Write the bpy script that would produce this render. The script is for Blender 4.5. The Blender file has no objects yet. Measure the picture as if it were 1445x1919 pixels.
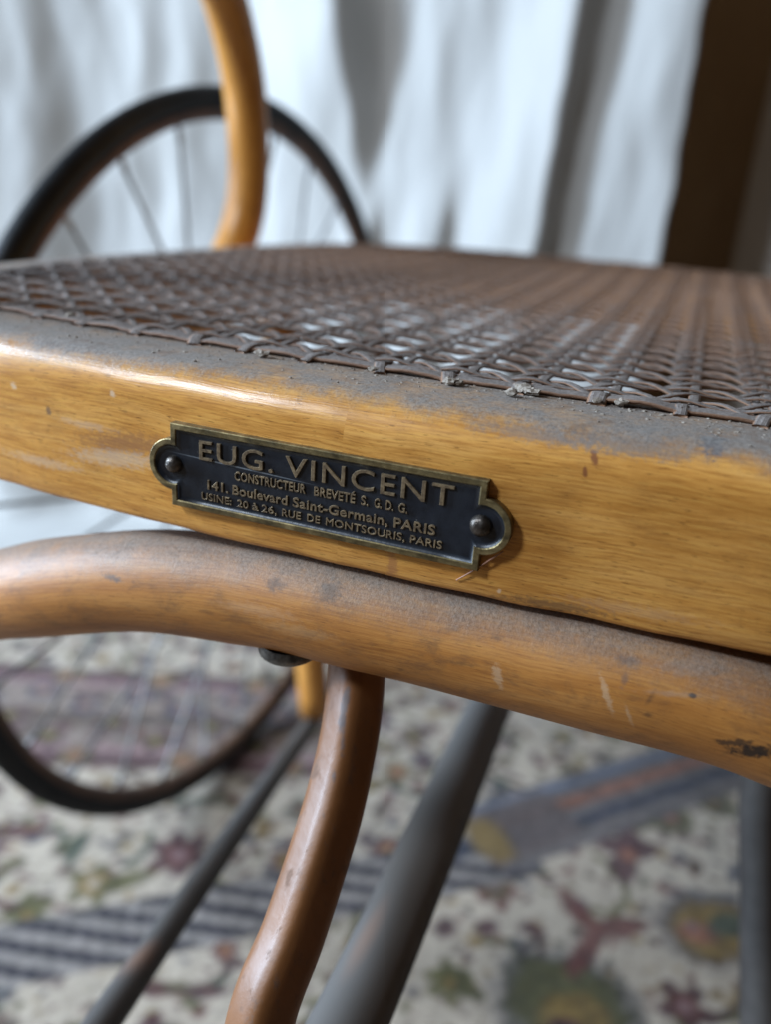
import bpy, bmesh, math, random
import numpy as np
from mathutils import Vector, Matrix, noise as mnoise

random.seed(7)
rng = np.random.default_rng(7)
MM = 0.001
scene = bpy.context.scene
COL = scene.collection

# ------------------------------------------------------------------ camera
YAW, PITCH, ROLL = math.radians(19.2), math.radians(21.5), math.radians(4.2)
CAM = np.array([57.817, -129.0, 52.509])            # millimetres, origin = centre of the maker's plate
FPX, CX, CY = 1550.0, 722.5, 959.5                  # focal length and centre, in pixels of the 1445 x 1919 photo
_h = np.array([-math.sin(YAW), math.cos(YAW), 0.0])
_up = np.array([0, 0, 1.0])
_r = np.cross(_h, _up)
FW = _h * math.cos(PITCH) - _up * math.sin(PITCH)
_d0 = -np.cross(_r, FW)
RT = math.cos(ROLL) * _r - math.sin(ROLL) * _d0
DN = math.sin(ROLL) * _r + math.cos(ROLL) * _d0


def ray(x, y):
    return RT * (x - CX) / FPX + DN * (y - CY) / FPX + FW


def on(x, y, axis, val):
    v = ray(x, y)
    return CAM + v * ((val - CAM[axis]) / v[axis])


cam = bpy.data.cameras.new('camera')
cam.sensor_fit = 'VERTICAL'
cam.sensor_height = 24.0
cam.lens = FPX / 1919 * 24.0
cam.clip_start, cam.clip_end = 0.01, 50
cam.dof.use_dof = True
cam.dof.focus_distance = 0.1495
cam.dof.aperture_fstop = 5.6
cam.dof.aperture_blades = 0
cam_o = bpy.data.objects.new('camera', cam)
COL.objects.link(cam_o)
m = Matrix.Identity(4)
for i in range(3):
    m[i][0], m[i][1], m[i][2], m[i][3] = RT[i], -DN[i], -FW[i], CAM[i] * MM
cam_o.matrix_world = m
scene.camera = cam_o

# ------------------------------------------------------------------ light
world = bpy.data.worlds.new('World')
scene.world = world
world.use_nodes = True
bg = world.node_tree.nodes['Background']
bg.inputs[0].default_value = (1.0, 0.72, 0.50, 1)
bg.inputs[1].default_value = 0.038


def area(name, loc, target, sx, sy, power, colour):
    l = bpy.data.lights.new(name, 'AREA')
    l.shape, l.size, l.size_y, l.energy, l.color = 'RECTANGLE', sx, sy, power, colour
    o = bpy.data.objects.new(name, l)
    COL.objects.link(o)
    o.location = loc
    o.rotation_euler = (Vector(target) - Vector(loc)).to_track_quat('-Z', 'Y').to_euler()
    return o


area('tall_window_light', (-1.62, -0.26, 0.44), (0, 0.25, -0.05), 0.36, 1.1, 60, (0.60, 0.78, 1.0))
area('high_window_light', (-1.09, -0.96, 1.25), (0, 0.1, 0), 0.26, 0.30, 23, (0.76, 0.87, 1.0))

scene.view_settings.view_transform = 'Standard'
scene.view_settings.look = 'None'
scene.view_settings.exposure = 0.32
scene.view_settings.gamma = 1.0
scene.cycles.use_denoising = True

FLOOR = -424.0


# ------------------------------------------------------------------ material helpers
class NT:
    def __init__(self, name):
        self.m = bpy.data.materials.new(name)
        self.m.use_nodes = True
        self.t = self.m.node_tree
        self.b = self.t.nodes['Principled BSDF']

    def n(self, typ, **kw):
        nd = self.t.nodes.new(typ)
        for k, v in kw.items():
            setattr(nd, k, v)
        return nd

    def lk(self, a, b):
        self.t.links.new(a, b)

    def put(self, sock, v):
        if hasattr(v, 'is_output'):
            self.lk(v, sock)
        else:
            sock.default_value = v

    def math(self, op, a, b=0.0, clamp=False):
        nd = self.n('ShaderNodeMath', operation=op, use_clamp=clamp)
        self.put(nd.inputs[0], a)
        self.put(nd.inputs[1], b)
        return nd.outputs[0]

    def sstep(self, v, lo, hi):
        nd = self.n('ShaderNodeMapRange', interpolation_type='SMOOTHSTEP')
        self.put(nd.inputs['Value'], v)
        nd.inputs['From Min'].default_value, nd.inputs['From Max'].default_value = lo, hi
        return nd.outputs[0]

    def mix(self, f, a, b, blend='MIX'):
        nd = self.n('ShaderNodeMix', data_type='RGBA', blend_type=blend)
        self.put(nd.inputs[0], f)
        self.put(nd.inputs[6], a if hasattr(a, 'is_output') else (*a, 1))
        self.put(nd.inputs[7], b if hasattr(b, 'is_output') else (*b, 1))
        return nd.outputs[2]

    def mapping(self, vec, scale=(1, 1, 1), loc=(0, 0, 0), rot=(0, 0, 0)):
        nd = self.n('ShaderNodeMapping')
        self.lk(vec, nd.inputs[0])
        nd.inputs['Location'].default_value = loc
        nd.inputs['Rotation'].default_value = rot
        nd.inputs['Scale'].default_value = scale
        return nd.outputs[0]

    def noise(self, vec, scale, detail=4, rough=0.55, dist=0.0):
        nd = self.n('ShaderNodeTexNoise')
        self.lk(vec, nd.inputs['Vector'])
        nd.inputs['Scale'].default_value = scale
        nd.inputs['Detail'].default_value = detail
        nd.inputs['Roughness'].default_value = rough
        nd.inputs['Distortion'].default_value = dist
        return nd.outputs[0]

    def ramp(self, f, stops):
        nd = self.n('ShaderNodeValToRGB')
        self.lk(f, nd.inputs[0])
        el = nd.color_ramp.elements
        while len(el) < len(stops):
            el.new(0.5)
        for e, (p, c) in zip(el, stops):
            e.position = p
            e.color = (*c, 1)
        return nd.outputs[0]

    def coords(self):
        tc = self.n('ShaderNodeTexCoord')
        return tc.outputs['Object'], tc.outputs['UV']

    def nz(self):
        g = self.n('ShaderNodeNewGeometry')
        s = self.n('ShaderNodeSeparateXYZ')
        self.lk(g.outputs['Normal'], s.inputs[0])
        return s.outputs[2]

    def spot(self, vec, p, size, rot=0.0, soft=0.5, wob=None):
        """0..1 mask of an elliptical mark at p (mm) with half sizes (mm) in the X / Y+Z directions"""
        sx, sz = size
        sub = self.n('ShaderNodeVectorMath', operation='SUBTRACT')
        self.lk(vec, sub.inputs[0])
        sub.inputs[1].default_value = (p[0] * MM, p[1] * MM, p[2] * MM)
        v = self.mapping(sub.outputs[0], rot=(0, rot, 0))
        v = self.mapping(v, scale=(1 / (sx * MM), 1 / (max(sz, 3) * 3 * MM), 1 / (sz * MM)))
        ln = self.n('ShaderNodeVectorMath', operation='LENGTH')
        self.lk(v, ln.inputs[0])
        d = ln.outputs['Value']
        if wob is not None:
            d = self.math('ADD', d, wob)
        nd = self.n('ShaderNodeMapRange', interpolation_type='SMOOTHSTEP')
        self.lk(d, nd.inputs['Value'])
        nd.inputs['From Min'].default_value, nd.inputs['From Max'].default_value = 1.0 + soft, 1.0 - soft
        return nd.outputs[0]

    def bump(self, h, strength=0.3, dist=0.0005, prev=None):
        nd = self.n('ShaderNodeBump')
        self.put(nd.inputs['Height'], h)
        nd.inputs['Strength'].default_value = strength
        nd.inputs['Distance'].default_value = dist
        if prev is not None:
            self.lk(prev, nd.inputs['Normal'])
        return nd.outputs[0]

    def out(self, col, rough, normal=None, **kw):
        self.put(self.b.inputs['Base Color'], col if hasattr(col, 'is_output') else (*col, 1))
        self.put(self.b.inputs['Roughness'], rough)
        if normal is not None:
            self.lk(normal, self.b.inputs['Normal'])
        for k, v in kw.items():
            self.put(self.b.inputs[k], v)
        return self.m


DUST = (0.20, 0.190, 0.178)


def wood(name, tone=1.0, dust=(0.55, 0.95), spots=(), gloss=0.33, grain=1.0, dustcol=DUST, warm=(1, 1, 1), dirt=0.5, grime=0.0):
    N = NT(name)
    ob, uv = N.coords()
    w = lambda c: tuple(a * tone * b for a, b in zip(c, warm))
    wavy = N.noise(N.mapping(uv, scale=(14, 30, 1)), 1.0, 3)
    wv = N.n('ShaderNodeVectorMath', operation='MULTIPLY_ADD')
    cmb = N.n('ShaderNodeCombineXYZ')
    N.lk(wavy, cmb.inputs[1])
    N.lk(cmb.outputs[0], wv.inputs[0])
    wv.inputs[1].default_value = (0, 0.006, 0)
    N.lk(uv, wv.inputs[2])
    g = wv.outputs[0]
    broad = N.noise(N.mapping(g, scale=(26, 260, 1)), 1.0, 5, 0.62)
    fine = N.noise(N.mapping(g, scale=(120, 2300, 1)), 1.0, 3, 0.6)
    pores = N.noise(N.mapping(g, scale=(420, 3800, 1), loc=(3, 1, 0)), 1.0, 2, 0.5)
    blot = N.noise(ob, 38, 4, 0.6)
    c = N.ramp(broad, [(0.25, w((0.50, 0.205, 0.036))), (0.5, w((0.68, 0.315, 0.070))), (0.78, w((0.81, 0.43, 0.125)))])
    c = N.mix(N.math('MULTIPLY', N.sstep(fine, 0.42, 0.72), 0.46 * grain), c, w((0.32, 0.11, 0.014)))
    c = N.mix(N.math('MULTIPLY', N.sstep(fine, 0.52, 0.30), 0.30 * grain), c, w((0.85, 0.48, 0.12)))
    c = N.mix(N.math('MULTIPLY', N.sstep(pores, 0.60, 0.74), 0.65 * grain), c, w((0.15, 0.055, 0.012)))
    c = N.mix(N.math('MULTIPLY', N.sstep(blot, 0.56, 0.78), 0.28), c, w((0.30, 0.115, 0.020)))
    if grime:
        gr = N.math('MULTIPLY', N.sstep(N.noise(N.mapping(uv, scale=(0.6, 1, 1)), 150, 6, 0.75, 0.4), 0.46, 0.72), grime)
        c = N.mix(gr, c, (0.13, 0.062, 0.030))
    # worn specks
    sp = N.n('ShaderNodeTexVoronoi')
    N.lk(N.mapping(ob, scale=(1, 1, 1.7)), sp.inputs['Vector'])
    sp.inputs['Scale'].default_value = 210
    gate = N.sstep(N.noise(ob, 60, 3), 0.52, 0.70)
    speck = N.math('MULTIPLY', N.sstep(sp.outputs['Distance'], 0.20, 0.06), gate)
    c = N.mix(N.math('MULTIPLY', speck, 0.7 * dirt * 1.4), c, (0.055, 0.028, 0.016))
    rough = N.math('ADD', gloss, N.math('MULTIPLY', fine, 0.16))
    hgt = N.math('ADD', N.math('MULTIPLY', fine, 0.5), N.math('MULTIPLY', broad, 0.9))
    wob = N.math('MULTIPLY', N.math('SUBTRACT', N.noise(N.mapping(ob, scale=(1, 1, 1.6)), 800, 5, 0.75), 0.5), 3.6)
    for p, size, rot, col, amt, soft in spots:
        mk = N.math('MULTIPLY', N.spot(ob, p, size, rot, soft, wob), amt)
        c = N.mix(mk, c, col)
        rough = N.math('ADD', rough, N.math('MULTIPLY', mk, 0.2))
    nrm = N.bump(hgt, 0.22, 0.0004)
    if dust:
        nz = N.nz()
        nn = N.math('ADD', N.math('MULTIPLY', N.noise(ob, 120, 5, 0.7), 0.5), N.math('MULTIPLY', N.noise(N.mapping(ob, scale=(1, 1, 1), loc=(2, 5, 1)), 26, 4, 0.7), 0.5))
        nn2 = N.noise(ob, 900, 3, 0.7)
        lev = N.math('ADD', nz, N.math('ADD', N.math('MULTIPLY', N.math('SUBTRACT', nn, 0.5), 1.1), N.math('MULTIPLY', N.math('SUBTRACT', nn2, 0.5), 0.30)))
        mk = N.math('MULTIPLY', N.sstep(lev, dust[0], dust[1]), 0.93)
        grit = N.noise(ob, 1500, 3, 0.75)
        dc = N.ramp(grit, [(0.30, tuple(a * 0.50 for a in dustcol)), (0.5, dustcol), (0.78, tuple(min(1, a * 1.45) for a in dustcol))])
        dc = N.mix(N.math('MULTIPLY', N.sstep(N.noise(ob, 150, 5, 0.75), 0.52, 0.66), 0.75), dc, (0.14, 0.105, 0.085))
        c = N.mix(mk, c, dc)
        rough = N.math('MAXIMUM', rough, N.math('MULTIPLY', mk, 0.85))
        nrm = N.bump(N.math('MULTIPLY', grit, mk), 0.6, 0.00022, nrm)
    return N.out(c, rough, nrm, **{'Coat Weight': 0.0, 'Specular IOR Level': 0.5})


# ------------------------------------------------------------------ mesh helpers
def mesh_obj(name, verts, faces, mat, parent=None, uvs=None, smooth=True, fmats=None):
    me = bpy.data.meshes.new(name)
    me.from_pydata([tuple(float(c) * MM for c in v) for v in verts], [], [tuple(int(i) for i in f) for f in faces])
    if uvs is not None:
        uvl = me.uv_layers.new(name='UVMap')
        flat = np.array(uvs, dtype=np.float32).reshape(-1)
        uvl.data.foreach_set('uv', flat)
    for mt in (mat if isinstance(mat, (list, tuple)) else [mat]):
        me.materials.append(mt)
    if fmats is not None:
        me.polygons.foreach_set('material_index', fmats)
    me.polygons.foreach_set('use_smooth', [smooth] * len(me.polygons))
    me.update()
    o = bpy.data.objects.new(name, me)
    COL.objects.link(o)
    if parent is not None:
        o.parent = parent
    return o


def catmull(pts, n, closed=False):
    P = [np.array(p, float) for p in pts]
    out = []
    k = len(P)
    segs = k if closed else k - 1
    for s in range(segs):
        if closed:
            a, b, c, d = P[(s - 1) % k], P[s], P[(s + 1) % k], P[(s + 2) % k]
        else:
            a, b, c, d = P[max(s - 1, 0)], P[s], P[s + 1], P[min(s + 2, k - 1)]
        for i in range(n):
            t = i / n
            out.append(0.5 * ((2 * b) + (c - a) * t + (2 * a - 5 * b + 4 * c - d) * t * t + (3 * b - a - 3 * c + d) * t ** 3))
    if not closed:
        out.append(P[-1])
    return np.array(out)


def resample(pts, n, closed=False):
    q = np.vstack([pts, pts[:1]]) if closed else pts
    d = np.r_[0, np.cumsum(np.linalg.norm(np.diff(q, axis=0), axis=1))]
    t = np.linspace(0, d[-1], n + 1)[:-1] if closed else np.linspace(0, d[-1], n)
    return np.array([np.interp(t, d, q[:, i]) for i in range(q.shape[1])]).T


def tube_data(path, radius, seg=20, flat=1.0, cap=True, wob=0.0, seed=0, ref=(0, 0, 1), square=None):
    """swept round bar: verts, faces, loop uvs; u runs along (m), v around (m)"""
    path = np.array(path, float)
    n = len(path)
    rad = np.full(n, radius, float) if np.isscalar(radius) else np.interp(np.linspace(0, 1, n), np.linspace(0, 1, len(radius)), radius)
    T = np.gradient(path, axis=0)
    T /= np.linalg.norm(T, axis=1)[:, None]
    up = np.array(ref, float)
    if abs(T[0] @ up) > 0.9:
        up = np.array([1.0, 0, 0])
    N0 = up - T[0] * (up @ T[0])
    N0 /= np.linalg.norm(N0)
    verts, lens = [], np.r_[0, np.cumsum(np.linalg.norm(np.diff(path, axis=0), axis=1))]
    for i in range(n):
        N0 = N0 - T[i] * (N0 @ T[i])
        N0 /= np.linalg.norm(N0)
        B = np.cross(T[i], N0)
        for k in range(seg):
            a = 2 * math.pi * k / seg
            r = rad[i]
            if square:
                aa = a - square[1]
                r *= (abs(math.cos(aa)) ** square[0] + abs(math.sin(aa)) ** square[0]) ** (-1 / square[0])
            if wob:
                p = path[i] + 5 * math.cos(a) * N0 + 5 * math.sin(a) * B
                r *= 1 + wob * mnoise.noise(Vector(p * 0.045 + seed * 11.3))
            verts.append(path[i] + r * (math.cos(a) * N0 * flat + math.sin(a) * B))
    faces, uvs = [], []
    per = 2 * math.pi * float(np.mean(rad)) * MM
    for i in range(n - 1):
        for k in range(seg):
            k2 = (k + 1) % seg
            faces.append((i * seg + k, i * seg + k2, (i + 1) * seg + k2, (i + 1) * seg + k))
            u0, u1, v0, v1 = lens[i] * MM, lens[i + 1] * MM, per * k / seg, per * (k + 1) / seg
            uvs += [(u0, v0), (u0, v1), (u1, v1), (u1, v0)]
    if cap:
        faces.append(tuple(range(seg))[::-1])
        uvs += [(0, 0)] * seg
        faces.append(tuple((n - 1) * seg + k for k in range(seg)))
        uvs += [(0, 0)] * seg
    return verts, faces, uvs


def tube(name, path, radius, mat, parent, **kw):
    v, f, u = tube_data(path, radius, **kw)
    return mesh_obj(name, v, f, mat, parent, u)


def lathe(profile, seg, origin, axis, u):
    """profile [(r, h)] turned round axis at origin; u any vector not parallel"""
    axis = np.array(axis, float) / np.linalg.norm(axis)
    u = np.array(u, float)
    u = u - axis * (u @ axis)
    u /= np.linalg.norm(u)
    w = np.cross(axis, u)
    verts, faces = [], []
    for r, h in profile:
        for k in range(seg):
            a = 2 * math.pi * k / seg
            verts.append(np.array(origin) + axis * h + r * (math.cos(a) * u + math.sin(a) * w))
    for i in range(len(profile) - 1):
        for k in range(seg):
            k2 = (k + 1) % seg
            faces.append((i * seg + k, i * seg + k2, (i + 1) * seg + k2, (i + 1) * seg + k))
    return verts, faces


# ------------------------------------------------------------------ the setting: floor, rug, wall, curtains
def mat_floor():
    N = NT('floorboards')
    ob, uv = N.coords()
    c = N.ramp(N.noise(N.mapping(ob, scale=(2, 30, 1)), 3, 4), [(0.3, (0.10, 0.06, 0.035)), (0.7, (0.20, 0.125, 0.07))])
    return N.out(c, 0.55)


def mat_wall():
    N = NT('brown_wall')
    ob, uv = N.coords()
    c = N.ramp(N.noise(N.mapping(ob, scale=(1, 1, 0.4)), 7, 5, 0.6), [(0.3, (0.40, 0.26, 0.14)), (0.7, (0.56, 0.39, 0.23))])
    return N.out(c, 0.8)


fl = mesh_obj('floor', [(-2600, -1500, FLOOR - 6), (1800, -1500, FLOOR - 6), (1800, 1500, FLOOR - 6), (-2600, 1500, FLOOR - 6)], [(0, 1, 2, 3)], mat_floor())
fl['kind'] = 'structure'
wl = mesh_obj('wall', [(-2600, 1250, FLOOR - 6), (1800, 1250, FLOOR - 6), (1800, 1250, 1500), (-2600, 1250, 1500)], [(0, 1, 2, 3)], mat_wall())
wl['kind'] = 'structure'


# rug: a woven sheet whose pattern is computed point by point
def build_rug():
    x0, x1, y0, y1, st = -900, 620, -420, 1150, 3.0
    nx, ny = int((x1 - x0) / st) + 1, int((y1 - y0) / st) + 1
    gx, gy = np.meshgrid(np.linspace(x0, x1, nx), np.linspace(y0, y1, ny), indexing='xy')
    q = 3.0
    X = np.round(gx / q) * q + 1.5 * np.sin(gy * 0.11)
    Y = np.round(gy / q) * q + 1.5 * np.sin(gx * 0.13 + 1)

    def smooth_noise(scale, seed):
        r = np.random.default_rng(seed)
        g = r.random((int((y1 - y0) / scale) + 4, int((x1 - x0) / scale) + 4))
        fx, fy = (gx - x0) / scale, (gy - y0) / scale
        ix, iy = fx.astype(int), fy.astype(int)
        tx, ty = fx - ix, fy - iy
        tx, ty = tx * tx * (3 - 2 * tx), ty * ty * (3 - 2 * ty)
        return (g[iy, ix] * (1 - tx) + g[iy, ix + 1] * tx) * (1 - ty) + (g[iy + 1, ix] * (1 - tx) + g[iy + 1, ix + 1] * tx) * ty
    cream = np.array([0.42, 0.345, 0.265])
    col = cream[None, None, :] * (0.86 + 0.28 * smooth_noise(9, 1) * 0.6 + 0.20 * smooth_noise(60, 2))[..., None]
    MAR, DRD, OLI, NAVY, SAL, OCH, GRN, PNK, BRN = [np.array(c) for c in (
        (0.060, 0.017, 0.020), (0.11, 0.030, 0.023), (0.085, 0.075, 0.022), (0.018, 0.022, 0.042), (0.24, 0.095, 0.055),
        (0.20, 0.120, 0.028), (0.055, 0.068, 0.042), (0.22, 0.13, 0.125), (0.08, 0.052, 0.036))]
    mott = smooth_noise(7, 5) * 0.5 + smooth_noise(4, 6) * 0.5

    def lay(mask, c, amt=0.92):
        if isinstance(mask, tuple):
            sl, mask = mask
        else:
            sl = (slice(None), slice(None))
        a = np.clip(mask, 0, 1)[..., None] * amt
        col[sl] = col[sl] * (1 - a) + c[None, None, :] * (0.45 + 1.1 * mott[sl][..., None]) * a

    def ell(cx, cy, rx, ry, rot=0.0, wob=0.5, soft=0.18, seed=3):
        rm = max(rx, ry) * 1.5 + 6
        i0, i1 = max(0, int((cx - rm - x0) / st)), min(nx, int((cx + rm - x0) / st) + 2)
        j0, j1 = max(0, int((cy - rm - y0) / st)), min(ny, int((cy + rm - y0) / st) + 2)
        sl = (slice(j0, max(j0, j1)), slice(i0, max(i0, i1)))
        dx, dy = X[sl] - cx, Y[sl] - cy
        c, s = math.cos(rot), math.sin(rot)
        u, v = (dx * c + dy * s) / rx, (-dx * s + dy * c) / ry
        d = np.sqrt(u * u + v * v) + (mott[sl] - 0.5) * wob
        return sl, np.clip((1 + soft - d) / (2 * soft), 0, 1)

    def flower(cx, cy, r, c1, c2, c3, n=6, rot=0.0):
        for k in range(n):
            a = rot + 2 * math.pi * k / n
            lay(ell(cx + math.cos(a) * r * 0.62, cy + math.sin(a) * r * 0.62, r * 0.46, r * 0.30, a), c1)
        lay(ell(cx, cy, r * 0.55, r * 0.55), c2)
        lay(ell(cx, cy, r * 0.24, r * 0.24), c3)

    def vine(ax_, ay_, bx_, by_, bend, c):
        for t_ in np.linspace(0, 1, 14):
            k_ = math.sin(t_ * math.pi) * bend
            lay(ell(ax_ + (bx_ - ax_) * t_ - (by_ - ay_) * k_, ay_ + (by_ - ay_) * t_ + (bx_ - ax_) * k_, 3.2, 3.2), c)

    def leaf(cx, cy, l, w, rot, c):
        lay(ell(cx, cy, l, w, rot), c)

    # small scattered blossoms over the whole cream ground
    r = random.Random(4)
    pts = []
    for _ in range(6500):
        p = (r.uniform(x0, x1), r.uniform(y0, y1))
        if all((p[0] - a) ** 2 + (p[1] - b) ** 2 > 27 ** 2 for a, b in pts):
            pts.append(p)
        if len(pts) > 1700:
            break
    for k_ in range(0, len(pts) - 1):
        if r.random() < 0.55:
            near = min((p_ for p_ in pts if p_ is not pts[k_]), key=lambda p_: (p_[0] - pts[k_][0]) ** 2 + (p_[1] - pts[k_][1]) ** 2 + r.uniform(0, 600))
            vine(*pts[k_], *near, r.uniform(-0.35, 0.35), [OLI, GRN, BRN][k_ % 3])
    hand = [(62, 282), (149, 376), (89, 426), (74, 342), (-1, 350), (-11, 259), (134, 302), (117, 481), (-230, 279), (-267, 228), (-288, 194)]
    for a, b in pts:
        if any((a - u) ** 2 + (b - v) ** 2 < 45 ** 2 for u, v in hand):
            continue
        cs = [MAR, DRD, OLI, GRN, OCH, NAVY, BRN]
        t = r.random()
        if t < 0.40:
            flower(a, b, r.uniform(8, 16), r.choice(cs), r.choice([MAR, OCH, SAL, OLI]), r.choice([PNK, OCH, cream]), r.choice([5, 6, 8]), r.random() * 3)
        elif t < 0.72:
            ang = r.random() * 6.28
            for k in range(r.randint(2, 4)):
                leaf(a + r.uniform(-13, 13), b + r.uniform(-13, 13), r.uniform(8, 15), r.uniform(3, 5.5), ang + r.uniform(-1, 1), r.choice([OLI, GRN, MAR, OLI, BRN]))
        else:
            for k in range(3):
                lay(ell(a + r.uniform(-14, 14), b + r.uniform(-14, 14), r.uniform(4, 7), r.uniform(4, 7)), r.choice([MAR, DRD, NAVY]))
    # broken little sprigs between the blossoms
    for seed_, thr, cc in ((21, 0.80, MAR), (22, 0.82, OLI), (23, 0.83, DRD), (24, 0.84, NAVY), (25, 0.83, BRN), (26, 0.85, OCH)):
        g1 = smooth_noise(13, seed_) * 0.7 + smooth_noise(6, seed_ + 50) * 0.42
        lay(np.clip((g1 - thr) * 14, 0, 1), cc, 0.85)
    # the motifs that stand in view
    lay(ell(62, 275, 47, 40, 0.3), NAVY); lay(ell(62, 275, 40, 34, 0.3), OLI); lay(ell(68, 268, 21, 17, 0.3), OCH); lay(ell(64, 258, 9, 8), MAR)
    lay(ell(150, 378, 40, 32, 0.5), NAVY); lay(ell(152, 376, 33, 26, 0.5), OCH); lay(ell(140, 368, 14, 10, 0.5), SAL); lay(ell(160, 384, 14, 11, 0.4), GRN); lay(ell(136, 372, 5, 5), PNK)
    for ang, l in ((0.9, 13), (1.7, 21), (2.9, 13), (4.6, 17)):
        leaf(88 + 15 * math.cos(ang), 424 + 15 * math.sin(ang), l, 10, ang, MAR)
    lay(ell(88, 424, 7, 7), SAL)
    for ang, l in ((0.6, 22), (2.3, 24), (4.5, 24)):
        leaf(72 + 20 * math.cos(ang), 338 + 20 * math.sin(ang), l, 8, ang, DRD)
    flower(-2, 350, 19, DRD, OLI, PNK, 6); flower(-11, 258, 17, OLI, OLI, OCH, 6); flower(135, 303, 19, MAR, DRD, PNK, 5)
    flower(117, 481, 19, OLI, BRN, SAL, 8); flower(152, 520, 17, OLI, BRN, OCH, 8)
    lay(ell(-24, 297, 8, 8), MAR); lay(ell(2, 312, 8, 8), MAR); lay(ell(30, 322, 9, 7), MAR)
    flower(-230, 279, 23, MAR, DRD, PNK, 6); flower(-268, 229, 19, OLI, OCH, cream, 5, 0.5); flower(-290, 192, 17, OLI, OLI, OCH, 5)
    leaf(-248, 242, 22, 7, 0.9, OLI); leaf(-300, 250, 16, 6, 2.0, GRN)

    # bands
    def band(p, q2, w):
        p, q2 = np.array(p, float), np.array(q2, float)
        d = (q2 - p) / np.linalg.norm(q2 - p)
        s = (gx - p[0]) * d[0] + (gy - p[1]) * d[1]
        t = (gx - p[0]) * -d[1] + (gy - p[1]) * d[0]
        return s, t, np.clip((w / 2 - np.abs(t)) / 2 + 0.5, 0, 1)
    # barber-stripe border
    s, t, mk = band((-440, 33), (0, 385), 50)
    inr = mk * (s > -400) * (s < 570)
    lay(inr, np.array([0.22, 0.19, 0.17]), 0.95)
    bars = (np.sin((s * 0.45 + t * 1.0) * 2 * math.pi / 19) > -0.05).astype(float)
    lay(inr * bars, np.array([0.022, 0.017, 0.024]), 0.97)
    # brown and salmon stripe band that goes on from it
    s, t, mk = band((-40, 372), (208, 640), 74)
    inr = mk * (s > 20)
    lay(inr, np.array([0.095, 0.078, 0.078]), 0.9)
    lay(inr * (np.abs(t - 8) < 6), SAL); lay(inr * (np.abs(t + 14) < 5), NAVY); lay(inr * (np.abs(t - 28) < 5), np.array([0.13, 0.14, 0.18]))
    lay(inr * (s > 20) * (s < 110) * (np.abs(t) < 28), np.array([0.10, 0.072, 0.065]))
    lay(ell(-18, 392, 16, 24, 0.8), OCH); lay(ell(-44, 376, 14, 18, 0.8), NAVY)
    # maroon border towards the back left
    s, t, mk = band((-760, 250), (40, 560), 150)
    lay(mk * (s < 640), np.array([0.10, 0.055, 0.050]), 0.62)
    for o, cc, w in ((-62, MAR, 7), (-48, PNK, 6), (-5, BRN, 9), (52, PNK, 6), (64, MAR, 8)):
        lay(mk * (np.abs(t - o) < w) * (s < 640), cc)
    for k in range(44):
        ss = 20 + k * 15.5
        d = np.array([800, 310]) / math.hypot(800, 310)
        c0 = np.array([-760, 250]) + d * ss + np.array([-d[1], d[0]]) * (-58, -8, 34, 62, -34, 14)[k % 6]
        flower(c0[0], c0[1], 15, [OLI, MAR, NAVY][k % 3], [SAL, OLI, PNK][k % 3], OCH, 6, k)
    z = FLOOR + 0.0 + 1.2 * (smooth_noise(5, 9) - 0.5) + 2.0 * (smooth_noise(120, 10) - 0.5)
    co = np.stack([gx, gy, z], -1).reshape(-1, 3) * MM
    idx = np.arange(nx * ny).reshape(ny, nx)
    quads = np.stack([idx[:-1, :-1], idx[:-1, 1:], idx[1:, 1:], idx[1:, :-1]], -1).reshape(-1, 4)
    me = bpy.data.meshes.new('rug')
    me.vertices.add(nx * ny); me.loops.add(quads.size); me.polygons.add(len(quads))
    me.vertices.foreach_set('co', co.reshape(-1).astype(np.float32))
    me.loops.foreach_set('vertex_index', quads.reshape(-1).astype(np.int32))
    me.polygons.foreach_set('loop_start', np.arange(0, quads.size, 4, dtype=np.int32))
    me.polygons.foreach_set('use_smooth', np.ones(len(quads), dtype=bool))
    at = me.color_attributes.new('weave', 'FLOAT_COLOR', 'POINT')
    at.data.foreach_set('color', np.concatenate([col.reshape(-1, 3), np.ones((nx * ny, 1))], 1).astype(np.float32).reshape(-1))
    me.update(); me.validate()
    N = NT('rug_wool')
    ca = N.n('ShaderNodeVertexColor', layer_name='weave')
    ob, uv = N.coords()
    knots = N.noise(ob, 420, 3, 0.7)
    c = N.mix(N.math('MULTIPLY', N.sstep(knots, 0.45, 0.75), 0.4), ca.outputs[0], (0.09, 0.075, 0.07))
    me.materials.append(N.out(c, 0.95, N.bump(knots, 0.6, 0.002), **{'Sheen Weight': 0.15}))
    o = bpy.data.objects.new('rug', me)
    COL.objects.link(o)
    o['label'] = 'cream oriental rug with maroon, olive and navy flowers under the wheelchair'
    o['category'] = 'rug'


build_rug()


def mat_cloth(name, base, stain):
    N = NT(name)
    ob, uv = N.coords()
    c = N.mix(N.math('MULTIPLY', N.sstep(N.noise(N.mapping(ob, scale=(1, 1, 0.5)), 5, 5, 0.6), 0.45, 0.75), 0.5), base, stain)
    weave = N.noise(N.mapping(ob, scale=(1, 1, 0.5)), 600, 2)
    return N.out(c, 0.9, N.bump(weave, 0.2, 0.0005), **{'Sheen Weight': 0.1, 'Specular IOR Level': 0.2})


def sheet(name, xs, zs, fy, mat, label, cat, thick=1.6, fx=None):
    nx, nz = len(xs), len(zs)
    verts, faces = [], []
    for z in zs:
        for x in xs:
            xx = x if fx is None else fx(x, z)
            y, zz = fy(x, z)
            verts.append((xx, y, zz))
    for j in range(nz - 1):
        for i in range(nx - 1):
            a = j * nx + i
            faces.append((a, a + 1, a + nx + 1, a + nx))
    o = mesh_obj(name, verts, faces, mat)
    sm = o.modifiers.new('thickness', 'SOLIDIFY')
    sm.thickness = thick * MM
    sm.offset = 1
    o['label'], o['category'] = label, cat
    return o


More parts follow.
